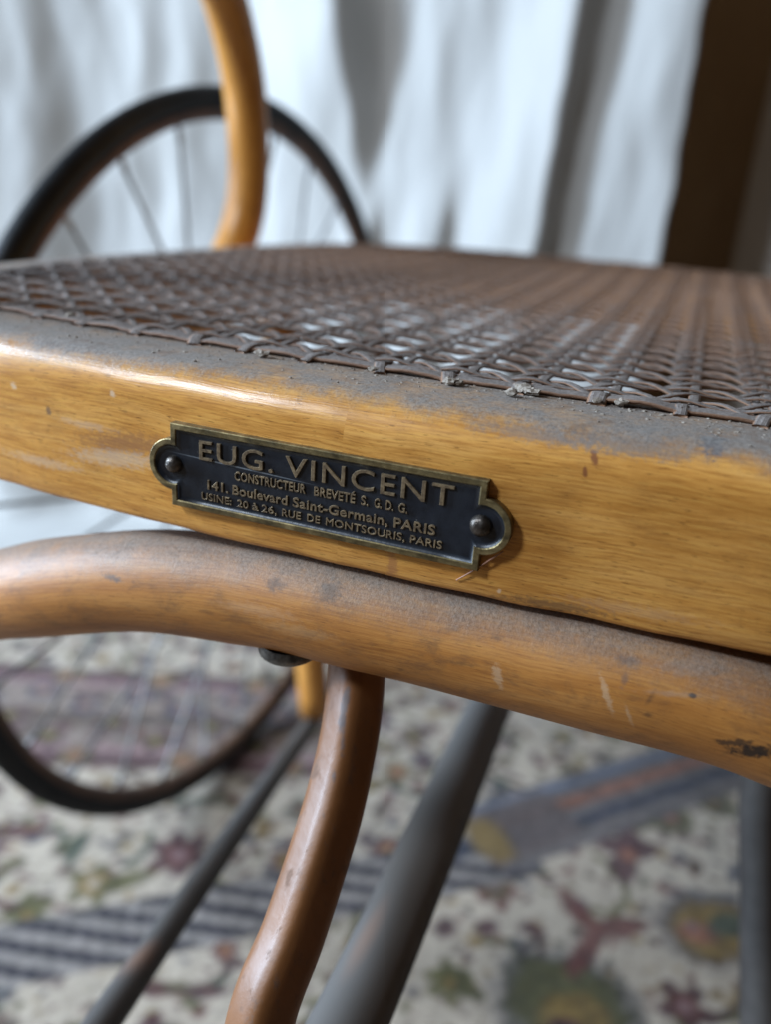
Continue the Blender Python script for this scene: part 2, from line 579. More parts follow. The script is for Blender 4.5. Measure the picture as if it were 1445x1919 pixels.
def sst(a, b, x):
    t = min(max((x - a) / (b - a), 0), 1)
    return t * t * (3 - 2 * t)


# folds: (x at z=0, slant dx/dz, ridge height mm, width left of the crest, width right of the crest, z range)
FOLDS = [(-342, -0.10, 66, 80, 22, 'top'), (-122, 0.06, 38, 50, 13, None), (-238, 0.02, 24, 34, 9, (-900, 90)), (-325, 0.06, 24, 26, 8, (-900, 70)),
         (-735, 0.03, 16, 80, 40, None), (-560, -0.02, 12, 70, 40, None), (-30, 0.03, 10, 50, 40, None), (-170, 0.1, 10, 30, 24, (-900, 260)),
         (-865, 0.1, 26, 60, 26, None), (-1000, -0.05, 30, 60, 30, None), (-1160, 0.02, 34, 70, 30, None), (-640, 0.12, 9, 30, 20, (0, 900)),
         (-790, -0.15, 10, 36, 20, (20, 900))]


def curtain_y(x, z):
    base = 850 - 200 * sst(-480, -1000, x)
    y = 0
    for fx, sl, hgt, wl_, wr, zr in FOLDS:
        d = x - (fx + sl * z)
        k = 1.0
        if zr == 'top':
            k = 0.12 + 0.88 * sst(10, 210, z)
        elif zr:
            k = sst(zr[0], zr[0] + 60, z) * (1 - sst(zr[1] - 120, zr[1], z))
        y -= k * hgt * (math.exp(-(d / wl_) ** 2) if d < 0 else math.exp(-(d / wr) ** 2))
    n1 = mnoise.noise(Vector((x * 0.012, z * 0.004, 1.7))) * 13 + mnoise.noise(Vector((x * 0.03, z * 0.012, 5.7))) * 5
    n2 = mnoise.noise(Vector((x * 0.06, z * 0.03, 9.1))) * 1.5
    y += n1 + n2
    return base, y


def curtain_fy(x, z):
    base, y = curtain_y(x, z)
    if z > -360:
        return base + y - 30 * sst(0, -360, z), z
    s = -360 - z                                   # length past the bend: runs out over the floor towards the room
    R_ = 50
    a = min(s / R_, math.pi / 2)
    yy = base - 30 + y * (1 - 0.4 * sst(0, 200, s)) - R_ * (1 - math.cos(a)) - max(0, s - R_ * math.pi / 2)
    zz = -360 - R_ * math.sin(a) + 5 + 10 * abs(mnoise.noise(Vector((x * 0.012, s * 0.02, 3)))) * sst(40, 120, s)
    return yy, zz


xs = np.arange(-1350, 13, 4.0)
zs = np.concatenate([np.arange(620, -360, -14.0), np.arange(-360, -590, -9.0)])
cm = mat_cloth('cotton_cloth', (0.47, 0.455, 0.43), (0.40, 0.375, 0.335))
sheet('curtain', xs, zs, curtain_fy, cm, 'wrinkled off-white cotton backdrop curtain hanging behind the wheel', 'curtain',
      fx=lambda x, z: x + 4 * mnoise.noise(Vector((x * 0.01, z * 0.02, 0))))
xs2 = np.arange(88, 900, 6.0)
cm2 = mat_cloth('grey_cloth', (0.60, 0.55, 0.50), (0.48, 0.43, 0.38))
sheet('drape', xs2, np.arange(620, -424, -16.0),
      lambda x, z: (1090 - 90 * sst(70, 240, x + 0.12 * z) + 16 * math.sin(x * 0.035 + z * 0.002) + 6 * mnoise.noise(Vector((x * 0.02, z * 0.01, 4))), z),
      cm2, 'grey-brown drape in shade at the right edge, beside the dark wall', 'drape')


# ------------------------------------------------------------------ the wheelchair
chair = bpy.data.objects.new('wheelchair', None)
chair.location = (0, 0, 0)
COL.objects.link(chair)
chair['label'] = 'antique bentwood wheelchair with caned seat and black brass maker plate'
chair['category'] = 'wheelchair'

# --- seat frame: bent rail, swept along its plan outline
half = [(0, 0), (45, 1.1), (85, 3.9), (122, 11), (152, 29), (172, 62), (182, 110), (182, 170), (179, 245), (170, 320), (148, 373), (100, 405), (45, 417)]
AX = 4.0
plan = [(AX + x, y) for x, y in half] + [(AX, 420)] + [(AX - x, y) for x, y in half[:0:-1]]
outline = resample(catmull(plan, 24, closed=True), 460, closed=True)
tan = np.roll(outline, -1, 0) - np.roll(outline, 1, 0)
tan /= np.linalg.norm(tan, axis=1)[:, None]
inn = np.stack([-tan[:, 1], tan[:, 0]], 1)


def offset_outline(o):
    return outline + inn * o


ZB, ZT = -14.1, 18.4
prof = [(1.0, ZB), (0.35, ZB + 0.35), (0.05, ZB + 1.2), (0, ZB + 4), (0, -2), (0, 5), (0.0, 10.2)]
for k in range(1, 9):
    a = math.pi / 2 * k / 8
    prof.append((7.5 - 7.5 * math.cos(a), 10.4 + (ZT - 10.4) * math.sin(a)))
prof += [(12, ZT + 0.12), (18, ZT + 0.15), (24, ZT), (30, ZT - 0.3), (32.6, ZT - 1.2), (34, ZT - 4), (34, 0), (34, ZB + 2), (32, ZB)]
pl = np.r_[0, np.cumsum(np.hypot(*np.diff(np.array(prof + prof[:1]), axis=0).T))] * MM
sv, sf, su = [], [], []
n, k = len(outline), len(prof)
al = np.r_[0, np.cumsum(np.linalg.norm(np.diff(np.vstack([outline, outline[:1]]), axis=0), axis=1))] * MM
for i in range(n):
    for j, (o, z) in enumerate(prof):
        p = outline[i] + inn[i] * o
        w = 0.35 * mnoise.noise(Vector((p[0] * 0.05, p[1] * 0.05, z * 0.08))) if 1 < j < 8 else 0.12 * mnoise.noise(Vector((p[0] * 0.1, p[1] * 0.1, z * 0.1)))
        zz = z + (0.35 * mnoise.noise(Vector((p[0] * 0.09, 7.7, 0))) if j in (0, 1, 2, k - 1) else 0)
        sv.append((p[0] + inn[i][0] * w, p[1] + inn[i][1] * w, zz))
for i in range(n):
    for j in range(k):
        i2, j2 = (i + 1) % n, (j + 1) % k
        sf.append((i * k + j, i2 * k + j, i2 * k + j2, i * k + j2))
        su += [(al[i], pl[j]), (al[i + 1], pl[j]), (al[i + 1], pl[j + 1]), (al[i], pl[j + 1])]


def fp(x, y, Y=0.0):
    return tuple(on(x, y, 1, Y))


DARK, SCUFF = (0.06, 0.028, 0.014), (0.62, 0.50, 0.38)
rail_spots = [
    (fp(235, 835), (12, 2.0), 0.10, (0.30, 0.12, 0.035), 0.75, 0.7), (fp(205, 862), (10, 1.6), 0.1, SCUFF, 0.45, 0.6),
    (fp(200, 740), (0.7, 0.6), 0, (0.74, 0.58, 0.40), 0.55, 0.5), (fp(5, 727), (0.6, 0.7), 0, (0.74, 0.58, 0.40), 0.55, 0.5), (fp(75, 775), (0.6, 0.7), 0, (0.16, 0.08, 0.03), 0.8, 0.3),
    (fp(1112, 865), (0.5, 1.3), 0.5, (0.22, 0.07, 0.02), 0.9, 0.4), (fp(1096, 888), (0.35, 0.9), 0.3, (0.22, 0.07, 0.02), 0.9, 0.4),
    (fp(735, 1062), (0.9, 2.6), 0.1, (0.34, 0.13, 0.06), 0.55, 0.5),
    (fp(935, 1110), (0.45, 0.4), 0, (0.85, 0.65, 0.45), 0.6, 0.4), (fp(1040, 1140), (8, 0.8), 0.03, (0.12, 0.07, 0.04), 0.6, 0.6),
    (fp(1180, 1150), (10, 1.0), 0.03, SCUFF, 0.16, 0.7), (fp(880, 1128), (14, 0.7), 0.02, (0.10, 0.05, 0.03), 0.6, 0.6),
    (fp(1340, 838, 4), (2.0, 1.6), 0, (0.055, 0.055, 0.085), 0.85, 0.3), (fp(1170, 835, 3), (9, 1.4), 0, (0.21, 0.165, 0.14), 0.7, 0.6), (fp(1010, 815, 3), (9, 1.0), 0, (0.21, 0.165, 0.14), 0.6, 0.6),
    (fp(60, 870), (9, 1.0), 0.0, SCUFF, 0.35, 0.6), (fp(150, 800), (6, .7), 0.0, SCUFF, 0.3, 0.6),
]
rail_mat = wood('varnished_beech_rail', tone=1.0, dust=(0.50, 1.05), spots=rail_spots, gloss=0.21, dirt=0.35, grime=0.2, grain=1.2)
seat = mesh_obj('seat_frame', sv, sf, rail_mat, chair, su)
seat['label'] = 'honey-coloured varnished seat rail with dusty top edge'

# --- cane: hole line, clipping helper
PITCH_ = 14.3
hole = offset_outline(23.5)
hole_in = offset_outline(24.5)
hx, hy = hole_in[:, 0], hole_in[:, 1]


def clip_line(p, d):
    """entry and exit parameters of the line p + t d in the hole outline"""
    ts = []
    x1, y1 = hx, hy
    x2, y2 = np.roll(hx, -1), np.roll(hy, -1)
    ex, ey = x2 - x1, y2 - y1
    den = d[0] * ey - d[1] * ex
    with np.errstate(divide='ignore', invalid='ignore'):
        t = ((x1 - p[0]) * ey - (y1 - p[1]) * ex) / den
        s = ((x1 - p[0]) * d[1] - (y1 - p[1]) * d[0]) / den
    ok = (s >= 0) & (s < 1) & np.isfinite(t)
    ts = np.sort(t[ok])
    return (ts[0], ts[-1]) if len(ts) >= 2 else None


def mat_cane(name, hue=1.0):
    N = NT(name)
    ob, uv = N.coords()
    nz = N.nz()
    fib = N.noise(N.mapping(uv, scale=(60, 2500, 1)), 1.0, 3, 0.6)
    c = N.ramp(fib, [(0.3, (0.17 * hue, 0.085 * hue, 0.048 * hue)), (0.7, (0.33 * hue, 0.18 * hue, 0.10 * hue))])
    sep = N.n('ShaderNodeSeparateXYZ')
    N.lk(ob, sep.inputs[0])
    back = N.sstep(N.math('ADD', sep.outputs[1], N.math('MULTIPLY', sep.outputs[0], 0.55)), 0.02, 0.24)   # dust lies thickest along the front edge
    n1 = N.noise(ob, 90, 4, 0.65)
    lev = N.math('ADD', N.math('ADD', nz, N.math('MULTIPLY', N.math('SUBTRACT', n1, 0.5), 0.9)), N.math('MULTIPLY', back, -0.48))
    mk = N.math('MULTIPLY', N.sstep(lev, 0.36, 0.84), 0.93)
    grit = N.noise(ob, 1300, 3, 0.7)
    dc = N.ramp(grit, [(0.3, (0.120, 0.102, 0.092)), (0.55, (0.215, 0.188, 0.172)), (0.8, (0.32, 0.29, 0.27))])
    c = N.mix(mk, c, dc)
    rough = N.math('ADD', 0.62, N.math('MULTIPLY', mk, 0.33))
    return N.out(c, rough, N.bump(N.math('ADD', fib, N.math('MULTIPLY', grit, 0.6)), 0.8, 0.0003))


cane_mat = mat_cane('dusty_cane')
SW = 2.2      # strand width


def sag(x, y):
    d = np.min((hx - x) ** 2 + (hy - y) ** 2) ** 0.5
    return -5.0 * (1 - math.exp(-d / 90.0))


sag_cache = {}


def ribbon(name, P, width, th, mat, parent, twist=None):
    """half-round cane strand along P (n,3)"""
    P = np.array(P)
    T = np.gradient(P, axis=0)
    T /= np.linalg.norm(T, axis=1)[:, None]
    S = np.cross(T, np.array([0, 0, 1.0]))
    S /= np.linalg.norm(S, axis=1)[:, None]
    U = np.cross(S, T)
    sec = [(-0.42, -0.5), (-0.5, 0.10), (-0.26, 0.42), (0.26, 0.42), (0.5, 0.10), (0.42, -0.5)]
    L = np.r_[0, np.cumsum(np.linalg.norm(np.diff(P, axis=0), axis=1))] * MM
    v, f, u = [], [], []
    ns = len(sec)
    for i in range(len(P)):
        for a, b in sec:
            v.append(P[i] + S[i] * a * width + U[i] * b * th)
    for i in range(len(P) - 1):
        for j in range(ns):
            j2 = (j + 1) % ns
            f.append((i * ns + j, i * ns + j2, (i + 1) * ns + j2, (i + 1) * ns + j))
            w0, w1 = j / ns * 6 * MM, (j + 1) / ns * 6 * MM
            u += [(L[i], w0), (L[i], w1), (L[i + 1], w1), (L[i + 1], w0)]
    f += [tuple(range(ns)), tuple((len(P) - 1) * ns + q for q in range(ns))[::-1]]
    u += [(0, 0)] * (2 * ns)
    return mesh_obj(name, v, f, mat, parent, u)


X0, Y0 = 1.8, 24.0          # a hole of the front row lies at X0; rows start at Y0
ZC = ZT + 0.9


def strand(p, d, zf, step, wk=1.0):
    c = clip_line(p, d)
    if c is None or c[1] - c[0] < 10:
        return
    nn = max(4, int((c[1] - c[0]) / step))
    jx, jy = rng.normal(0, 0.32, 2)
    P = []
    for t in np.linspace(c[0], c[1], nn):
        x, y = p[0] + d[0] * t, p[1] + d[1] * t
        e = min(t - c[0], c[1] - t)
        k = sst(0, 9, e)
        wv = 0.6 * mnoise.noise(Vector((x * 0.03 + p[0], y * 0.03, p[1] * 0.7)))
        z = ZC + sag(x, y) + zf(x, y) * k - 0.9 * (1 - sst(0, 3, e))
        P.append((x + (jx + wv) * abs(d[1]) * k, y + (jy + wv) * abs(d[0]) * k, z))
    ribbon('cane_strand', P, SW * wk * rng.uniform(0.84, 1.12), 0.5, cane_mat, seat)


tau = 2 * math.pi
for i in range(-14, 15):                                   # pairs running front to back
    for s in (-1, 1):
        x = X0 + i * PITCH_ + s * 1.65
        strand((x, 200), (0, 1), lambda x_, y_, s=s: 0.12 * s + 0.25 * math.cos(tau * (y_ - Y0) / PITCH_), 2.4)
for j in range(0, 30):                                     # pairs running across, half a pitch on
    for s in (-1, 1):
        y = Y0 + (j + 0.5) * PITCH_ + s * 1.6
        sg = 0.95 if s < 0 else -0.6
        strand((0, y), (1, 0), lambda x_, y_, sg=sg: sg * (0.5 + 0.5 * math.cos(tau * (x_ - X0) / PITCH_)) ** 1.5 - 0.1, 1.9, 0.88)
r2 = math.sqrt(0.5)
for q in range(-42, 44):                                   # diagonals, one set over the front-to-back pairs, one set under
    strand((X0 + q * PITCH_, Y0), (r2, r2), lambda x_, y_: 0.62 * math.cos(tau * (y_ - Y0) / PITCH_), 2.2, 0.8)
    strand((X0 + q * PITCH_, Y0), (-r2, r2), lambda x_, y_: -0.62 * math.cos(tau * (y_ - Y0) / PITCH_), 2.2, 0.8)

# --- binding cane over the holes, one length from hole to hole, and the loops that hold it
hl = np.r_[0, np.cumsum(np.linalg.norm(np.diff(np.vstack([hole, hole[:1]]), axis=0), axis=1))]
hq = np.vstack([hole, hole[:1]])


def hole_at(s):
    s = s % hl[-1]
    return np.array([np.interp(s, hl, hq[:, 0]), np.interp(s, hl, hq[:, 1])])


s_front = hl[np.argmin((hole[:, 0] - X0) ** 2 + (hole[:, 1] - 23.5) ** 2)]
nh = round(hl[-1] / PITCH_)
stp = hl[-1] / nh
dust_mat = mat_cane('dust_crusted_cane', 0.9)
for h in range(nh):
    s0 = s_front + h * stp + rng.normal(0, 0.25)
    P = []
    lf, sk = rng.uniform(0.1, 0.7), rng.normal(0, 0.35)
    for t in np.linspace(-0.2, stp + 0.5, 9):
        p = hole_at(s0 + t)
        P.append((p[0], p[1] + sk * (t / stp - 0.5), ZT + 0.62 + lf * math.sin(t / stp * math.pi) + (0.25 if t < 1 else 0) + 0.08 * rng.normal()))
    ribbon('binding_cane', P, rng.uniform(3.9, 5.0), 0.95, cane_mat, seat)
    c, c2 = hole_at(s0), hole_at(s0 + 1)
    tv = (c2 - c) / np.linalg.norm(c2 - c)
    nv = np.array([-tv[1], tv[0]])
    lean = rng.normal(0, 1.1)
    loop = []
    lup = rng.uniform(0.75, 1.25)
    for a in np.linspace(-0.15, 1.12, 11):
        o = -2.7 + 6.4 * a
        lift = math.sin(min(max(a, 0), 1) * math.pi) ** 0.6 * lup
        q = c + nv * o + tv * (lean * (a - 0.5))
        loop.append((q[0], q[1], ZT + 0.25 + lift))
    ribbon('binding_loop', loop, rng.uniform(2.3, 3.9), 0.7, dust_mat if h % 3 else cane_mat, seat)

# --- crumbs of dirt lying on the rail and along the cane
crumb_mat = wood('crumb', tone=0.5, dust=None)
N_ = NT('dust_fluff')
N_.out(N_.ramp(N_.noise(N_.coords()[0], 2500, 3), [(0.3, (0.16, 0.12, 0.09)), (0.7, (0.42, 0.37, 0.31))]), 0.95)
fluff = N_.m
v, f = [], []


def blob(c, r, sx=1.0, sz=0.7, rough=0.4):
    b = len(v)
    bm = bmesh.new()
    bmesh.ops.create_icosphere(bm, subdivisions=2 if r > 0.8 else 1, radius=1)
    for q in bm.verts:
        k = 1 + rough * mnoise.noise(q.co * 2.3 + Vector(c))
        v.append((c[0] + q.co.x * r * sx * k, c[1] + q.co.y * r * k, c[2] + q.co.z * r * sz * k))
    for q in bm.faces:
        f.append(tuple(b + w.index for w in q.verts))
    bm.free()


for px, py, rad in ((985, 727, 1.4), (960, 733, 1.0), (1000, 731, 1.1), (845, 712, 1.0), (860, 713, 0.9), (700, 690, .8), (1165, 752, .9), (490, 660, 1.0), (1120, 748, .8), (130, 592, 1.2)):
    p = on(px, py, 2, ZT + 1.2)
    blob((p[0], p[1], ZT + 1.0), rad, 1.3, 0.7, 0.9)
for _ in range(420):
    i = rng.integers(0, 460)
    x = rng.uniform(-95, 95)
    fy_ = (x - AX) ** 2 / 1900
    o = 23 - abs(rng.normal(0, 7))
    if o < 5:
        continue
    blob((x, fy_ + o, ZT + 0.12), abs(rng.normal(0.16, 0.10)) + 0.06, rng.uniform(0.8, 1.8), 0.6, 0.6)
o = mesh_obj('dirt_crumbs', v, f, fluff, chair, smooth=False)
o['kind'] = 'stuff'

# --- maker's plate
brass = NT('worn_brass')
ob, uv = brass.coords()
c = brass.ramp(brass.noise(brass.mapping(ob, scale=(1, 1, 2)), 260, 5, 0.65), [(0.30, (0.060, 0.048, 0.026)), (0.52, (0.20, 0.150, 0.068)), (0.75, (0.40, 0.31, 0.15))])
brass_m = brass.out(c, brass.math('ADD', 0.30, brass.math('MULTIPLY', brass.noise(ob, 700, 3), 0.35)), brass.bump(brass.noise(ob, 900, 4), 0.25, 0.0002), Metallic=0.75)
bt = NT('letter_brass')
ob, uv = bt.coords()
c = bt.ramp(bt.noise(ob, 900, 4, 0.65), [(0.35, (0.14, 0.10, 0.064)), (0.6, (0.33, 0.245, 0.145)), (0.8, (0.46, 0.36, 0.22))])
letter_m = bt.out(c, 0.42, Metallic=0.6)
en = NT('black_enamel')
ob, uv = en.coords()
c = en.ramp(en.noise(ob, 130, 5, 0.7), [(0.35, (0.0065, 0.009, 0.014)), (0.7, (0.016, 0.020, 0.028))])
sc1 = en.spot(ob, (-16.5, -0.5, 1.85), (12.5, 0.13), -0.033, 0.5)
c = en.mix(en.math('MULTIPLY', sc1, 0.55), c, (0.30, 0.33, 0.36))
dsp = en.n('ShaderNodeTexVoronoi')
en.lk(ob, dsp.inputs['Vector'])
dsp.inputs['Scale'].default_value = 900
fleck = en.math('MULTIPLY', en.sstep(dsp.outputs['Distance'], 0.16, 0.05), en.sstep(en.noise(ob, 300, 2), 0.55, 0.7))
c = en.mix(en.math('MULTIPLY', fleck, 0.35), c, (0.30, 0.29, 0.28))
enamel_m = en.out(c, en.math('ADD', 0.22, en.math('MULTIPLY', en.noise(ob, 320, 4), 0.30)), en.bump(en.noise(ob, 500, 4), 0.25, 0.0003))


def plate_loop(hw, hh, er, ec, na=22):
    pts = [(-hw, hh)]
    pts += [(-hw + 2 * hw * t, hh) for t in np.linspace(0.1, 0.9, 9)] + [(hw, hh)]
    a0 = math.acos(max(-1, min(1, (hw - ec) / er)))
    pts += [(ec + er * math.cos(a), er * math.sin(a)) for a in np.linspace(a0, -a0, na)]
    pts += [(hw, -hh)] + [(hw - 2 * hw * t, -hh) for t in np.linspace(0.1, 0.9, 9)] + [(-hw, -hh)]
    pts += [(-ec - er * math.cos(a), er * math.sin(a)) for a in np.linspace(-a0, a0, na)]
    return np.array(pts)


PLO, PLI = plate_loop(31.0, 8.28, 5.15, 30.8), plate_loop(29.75, 7.05, 3.9, 30.8)
FIELD, FRONT, BACK = -0.55, -1.25, 0.9
lev = [(0.0, BACK), (0.0, FRONT + 0.18), (0.13, FRONT), (0.86, FRONT), (1.0, FRONT + 0.2), (1.0, FIELD)]
pv, pf = [], []
nl = len(PLO)
for t, y in lev:
    for a, b in zip(PLO, PLI):
        q = a * (1 - t) + b * t
        jit = 0.035 * mnoise.noise(Vector((q[0] * 0.9, q[1] * 0.9, t)))
        pv.append((q[0] + jit, y, q[1] + jit))
for i in range(len(lev) - 1):
    for j in range(nl):
        j2 = (j + 1) % nl
        pf.append((i * nl + j, (i + 1) * nl + j, (i + 1) * nl + j2, i * nl + j2))
plate = mesh_obj('maker_plate', [(q[0], FIELD, q[1]) for q in PLI * 1.0], [tuple(range(nl))[::-1]], enamel_m, chair, smooth=False)
plate['label'] = 'black enamelled maker plate with brass border and raised lettering'
rim = mesh_obj('plate_border', pv, pf, brass_m, plate, smooth=False)
# dished fillet inside the border
fv, ff = [], []
for t, y in ((0.0, FRONT + 0.25), (0.35, FIELD - 0.22), (0.8, FIELD - 0.06), (1.3, FIELD - 0.01)):
    L2 = plate_loop(29.75 - t * 0.6, 7.05 - t * 0.6, 3.9 - t * 0.6, 30.8)
    fv += [(q[0], y, q[1]) for q in L2]
for i in range(3):
    for j in range(nl):
        j2 = (j + 1) % nl
        ff.append((i * nl + j, (i + 1) * nl + j, (i + 1) * nl + j2, i * nl + j2))
mesh_obj('plate_fillet', fv, ff, enamel_m, plate)
rivet_m = NT('dark_rivet')
ob, uv = rivet_m.coords()
rivet_mat = rivet_m.out(rivet_m.ramp(rivet_m.noise(ob, 700, 4), [(0.35, (0.035, 0.028, 0.022)), (0.7, (0.13, 0.11, 0.095))]), 0.38, rivet_m.bump(rivet_m.noise(ob, 800, 4), 0.5, 0.0004), Metallic=0.8)
for sx, rr in ((-30.6, 1.75), (30.5, 1.95)):
    pr = [(rr * 1.04, 0), (rr, 0.35), (rr * 0.93, 0.75), (rr * 0.78, 1.15), (rr * 0.55, 1.45), (rr * 0.3, 1.62), (0.02, 1.68)]
    vv, fff = lathe(pr, 20, (sx, FIELD, 0), (0, -1, 0), (1, 0, 0))
    vv = [np.array(q) + 0.07 * np.array([mnoise.noise(Vector(q * 1.1)), mnoise.noise(Vector(q * 1.1 + 9)), 0]) for q in vv]
    mesh_obj('rivet', vv, fff, rivet_mat, plate)


CAPH = 0.69


def text_line(body, x0, x1, z0, cap, bold=0.0, spacing=1.0, depth=0.5, name='lettering', tilt=0.0, wspace=1.0):
    cu = bpy.data.curves.new(name, 'FONT')
    cu.body = body
    cu.size = 1.0
    cu.space_character = spacing
    cu.space_word = wspace
    cu.offset = bold
    cu.extrude = 0.05
    cu.bevel_depth = 0.012
    cu.bevel_resolution = 1
    cu.resolution_u = 4
    to = bpy.data.objects.new(name, cu)
    COL.objects.link(to)
    bpy.context.view_layer.update()
    me = bpy.data.meshes.new_from_object(to.evaluated_get(bpy.context.evaluated_depsgraph_get()))
    COL.objects.unlink(to)
    bpy.data.objects.remove(to)
    co = np.empty(len(me.vertices) * 3, dtype=np.float32)
    me.vertices.foreach_get('co', co)
    co = co.reshape(-1, 3)
    a, b = co[:, 0].min(), co[:, 0].max()
    sx = (x1 - x0) / (b - a)
    sz = cap / CAPH
    zmin, zmax = co[:, 2].min(), co[:, 2].max()
    out = np.empty_like(co)
    out[:, 0] = (x0 + (co[:, 0] - a) * sx) * MM
    out[:, 2] = (z0 + co[:, 1] * sz + tilt * (co[:, 0] - a) * sx) * MM
    out[:, 1] = (FIELD + 0.1 - (co[:, 2] - zmin) / (zmax - zmin) * depth) * MM
    me.vertices.foreach_set('co', out.reshape(-1))
    me.materials.clear()
    me.materials.append(letter_m)
    me.polygons.foreach_set('use_smooth', [False] * len(me.polygons))
    me.update()
    o = bpy.data.objects.new(name, me)
    COL.objects.link(o)
    o.parent = plate
    return o


def plate_xz(px, py):
    p = on(px, py, 1, -1.0)
    return p[0], p[2]


for words_, base_, cap_, bold_, spc_, dep_ in (
        ((('EUG.', 372, 510), ('VINCENT', 533, 849)), ((372, 861), (849, 951)), 3.75, -0.006, 1.14, 0.50),
        ((('CONSTRUCTEUR', 438, 571), ('BREVET\u00c9', 587, 664), ('S.', 675, 689), ('G.', 700, 714), ('D.', 722, 737), ('G.', 746, 763)), ((438, 900), (762, 963)), 1.68, 0.008, 1.06, 0.4),
        ((('141.', 387, 426), ('Boulevard', 434, 537), ('Saint-Germain,', 547, 726), ('PARIS', 737, 815)), ((387, 917), (814, 1004)), 1.78, 0.008, 1.06, 0.4),
        ((('USINE:', 376, 432), ('20', 443, 464), ('\u00e0', 471, 483), ('26,', 489, 517), ('RUE', 527, 562), ('DE', 574, 598), ('MONTSOURIS,', 609, 758), ('PARIS', 768, 828)), ((376, 936), (827, 1030)), 1.42, 0.000, 1.06, 0.4)):
    (bx0, by0), (bx1, by1) = base_
    for w_, a_, b_ in words_:
        ya = by0 + (by1 - by0) * (a_ - bx0) / (bx1 - bx0)
        yb = by0 + (by1 - by0) * (b_ - bx0) / (bx1 - bx0)
        (xa, za), (xb, zb) = plate_xz(a_, ya), plate_xz(b_, yb)
        text_line(w_, xa, xb, za, cap_, bold_, spc_, dep_, tilt=(zb - za) / (xb - xa))

# --- brace: bent bar under the seat rail
bp = [(-235, 75, -190), (-212, 56, -140), (-172, 36, -98), (-130, 22, -70), (-94, 11, -50.0), (-68, 6.0, -38.5), (-42, 5.0, -30.2), (-13.5, 5.5, -26.3), (10, 5.6, -25.6), (31, 6.2, -25.6), (51, 6.8, -25.8), (69, 7.5, -26.4), (84, 8.8, -28.4), (104, 12, -35), (128, 18, -54), (150, 28, -85), (166, 42, -130), (178, 60, -190)]
bp = resample(catmull(bp, 12), 180)


def bpnt(x, y, d):
    return tuple(CAM + ray(x, y) * d)


brace_spots = [
    (bpnt(1135, 1312, 137), (0.55, 3.0), 0.45, (0.58, 0.38, 0.22), 0.6, 0.5), (bpnt(1178, 1350, 137), (0.3, 1.9), 0.45, (0.58, 0.38, 0.22), 0.45, 0.5),
    (bpnt(1415, 1415, 133), (3.6, 1.1), 0.28, (0.025, 0.015, 0.010), 0.95, 0.5), (bpnt(1375, 1402, 133), (2.5, 0.6), 0.25, (0.03, 0.018, 0.012), 0.8, 0.5),
    (bpnt(1180, 1240, 138), (1.7, 0.6), 0.1, (0.10, 0.07, 0.06), 0.6, 0.8), (bpnt(1172, 1270, 138), (0.45, 0.9), 0, (0.14, 0.08, 0.06), 0.55, 0.8),
    (bpnt(1270, 1284, 138), (5.0, 0.35), 0.12, (0.42, 0.36, 0.31), 0.22, 0.9), (bpnt(1300, 1240, 138), (4.0, 0.8), 0.12, (0.30, 0.27, 0.25), 0.35, 0.9),
    (bpnt(610, 1115, 152), (2.0, 1.5), 0.1, (0.14, 0.085, 0.055), 0.8, 0.6), (bpnt(510, 1098, 156), (1.6, 0.9), 0.1, (0.16, 0.10, 0.07), 0.75, 0.6), (bpnt(220, 1077, 170), (2.2, 0.6), 0.0, (0.13, 0.10, 0.085), 0.8, 0.6),
    (bpnt(930, 1195, 144), (0.9, 0.4), 0.1, DARK, 0.53, 0.8), (bpnt(860, 1254, 144), (2.2, 0.35), 0.08, DARK, 0.43, 0.8), (bpnt(385, 1155, 160), (1.6, 0.45), 0, DARK, 0.31, 0.8),
    (bpnt(1220, 1305, 137), (0.35, 1.1), -0.4, DARK, 0.50, 0.8), (bpnt(1216, 1340, 137), (0.6, 0.4), 0, DARK, 0.56, 0.8), (bpnt(930, 1275, 143), (0.7, 2.2), 0.3, (0.60, 0.42, 0.26), 0.45, 0.5),
    (bpnt(560, 1180, 156), (6, 1.1), 0.05, (0.60, 0.37, 0.18), 0.25, 0.8), (bpnt(470, 1150, 156), (7, 1.0), 0.05, (0.60, 0.42, 0.28), 0.2, 0.8),
]
brace_mat = wood('varnished_beech_brace', tone=0.69, dust=(0.30, 1.10), spots=brace_spots, gloss=0.46, grain=0.8, dustcol=(0.185, 0.150, 0.122), warm=(1, 0.87, 0.80), dirt=1.2, grime=0.55)
brace = tube('brace', bp, 11.2, brace_mat, chair, seg=40, wob=0.035, seed=2)
brace['label'] = 'bent round wooden brace under the seat rail, dusty and scuffed'

# --- bolt head under the brace
iron = NT('dark_iron')
ob, uv = iron.coords()
iron_m = iron.out(iron.ramp(iron.noise(ob, 500, 4), [(0.35, (0.05, 0.048, 0.046)), (0.7, (0.20, 0.19, 0.175))]), 0.35, iron.bump(iron.noise(ob, 700, 4), 0.4, 0.0004), Metallic=0.7)
vv, fff = lathe([(6.0, 2.0), (6.3, 0.4), (6.1, -0.5), (5.4, -1.1), (5.2, -1.25), (3.4, -1.8), (0.02, -2.1)], 28, (-7.2, 3.6, -36.6), (0, 0, 1), (1, 0, 0))
mesh_obj('bolt_head', vv, fff, iron_m, chair)

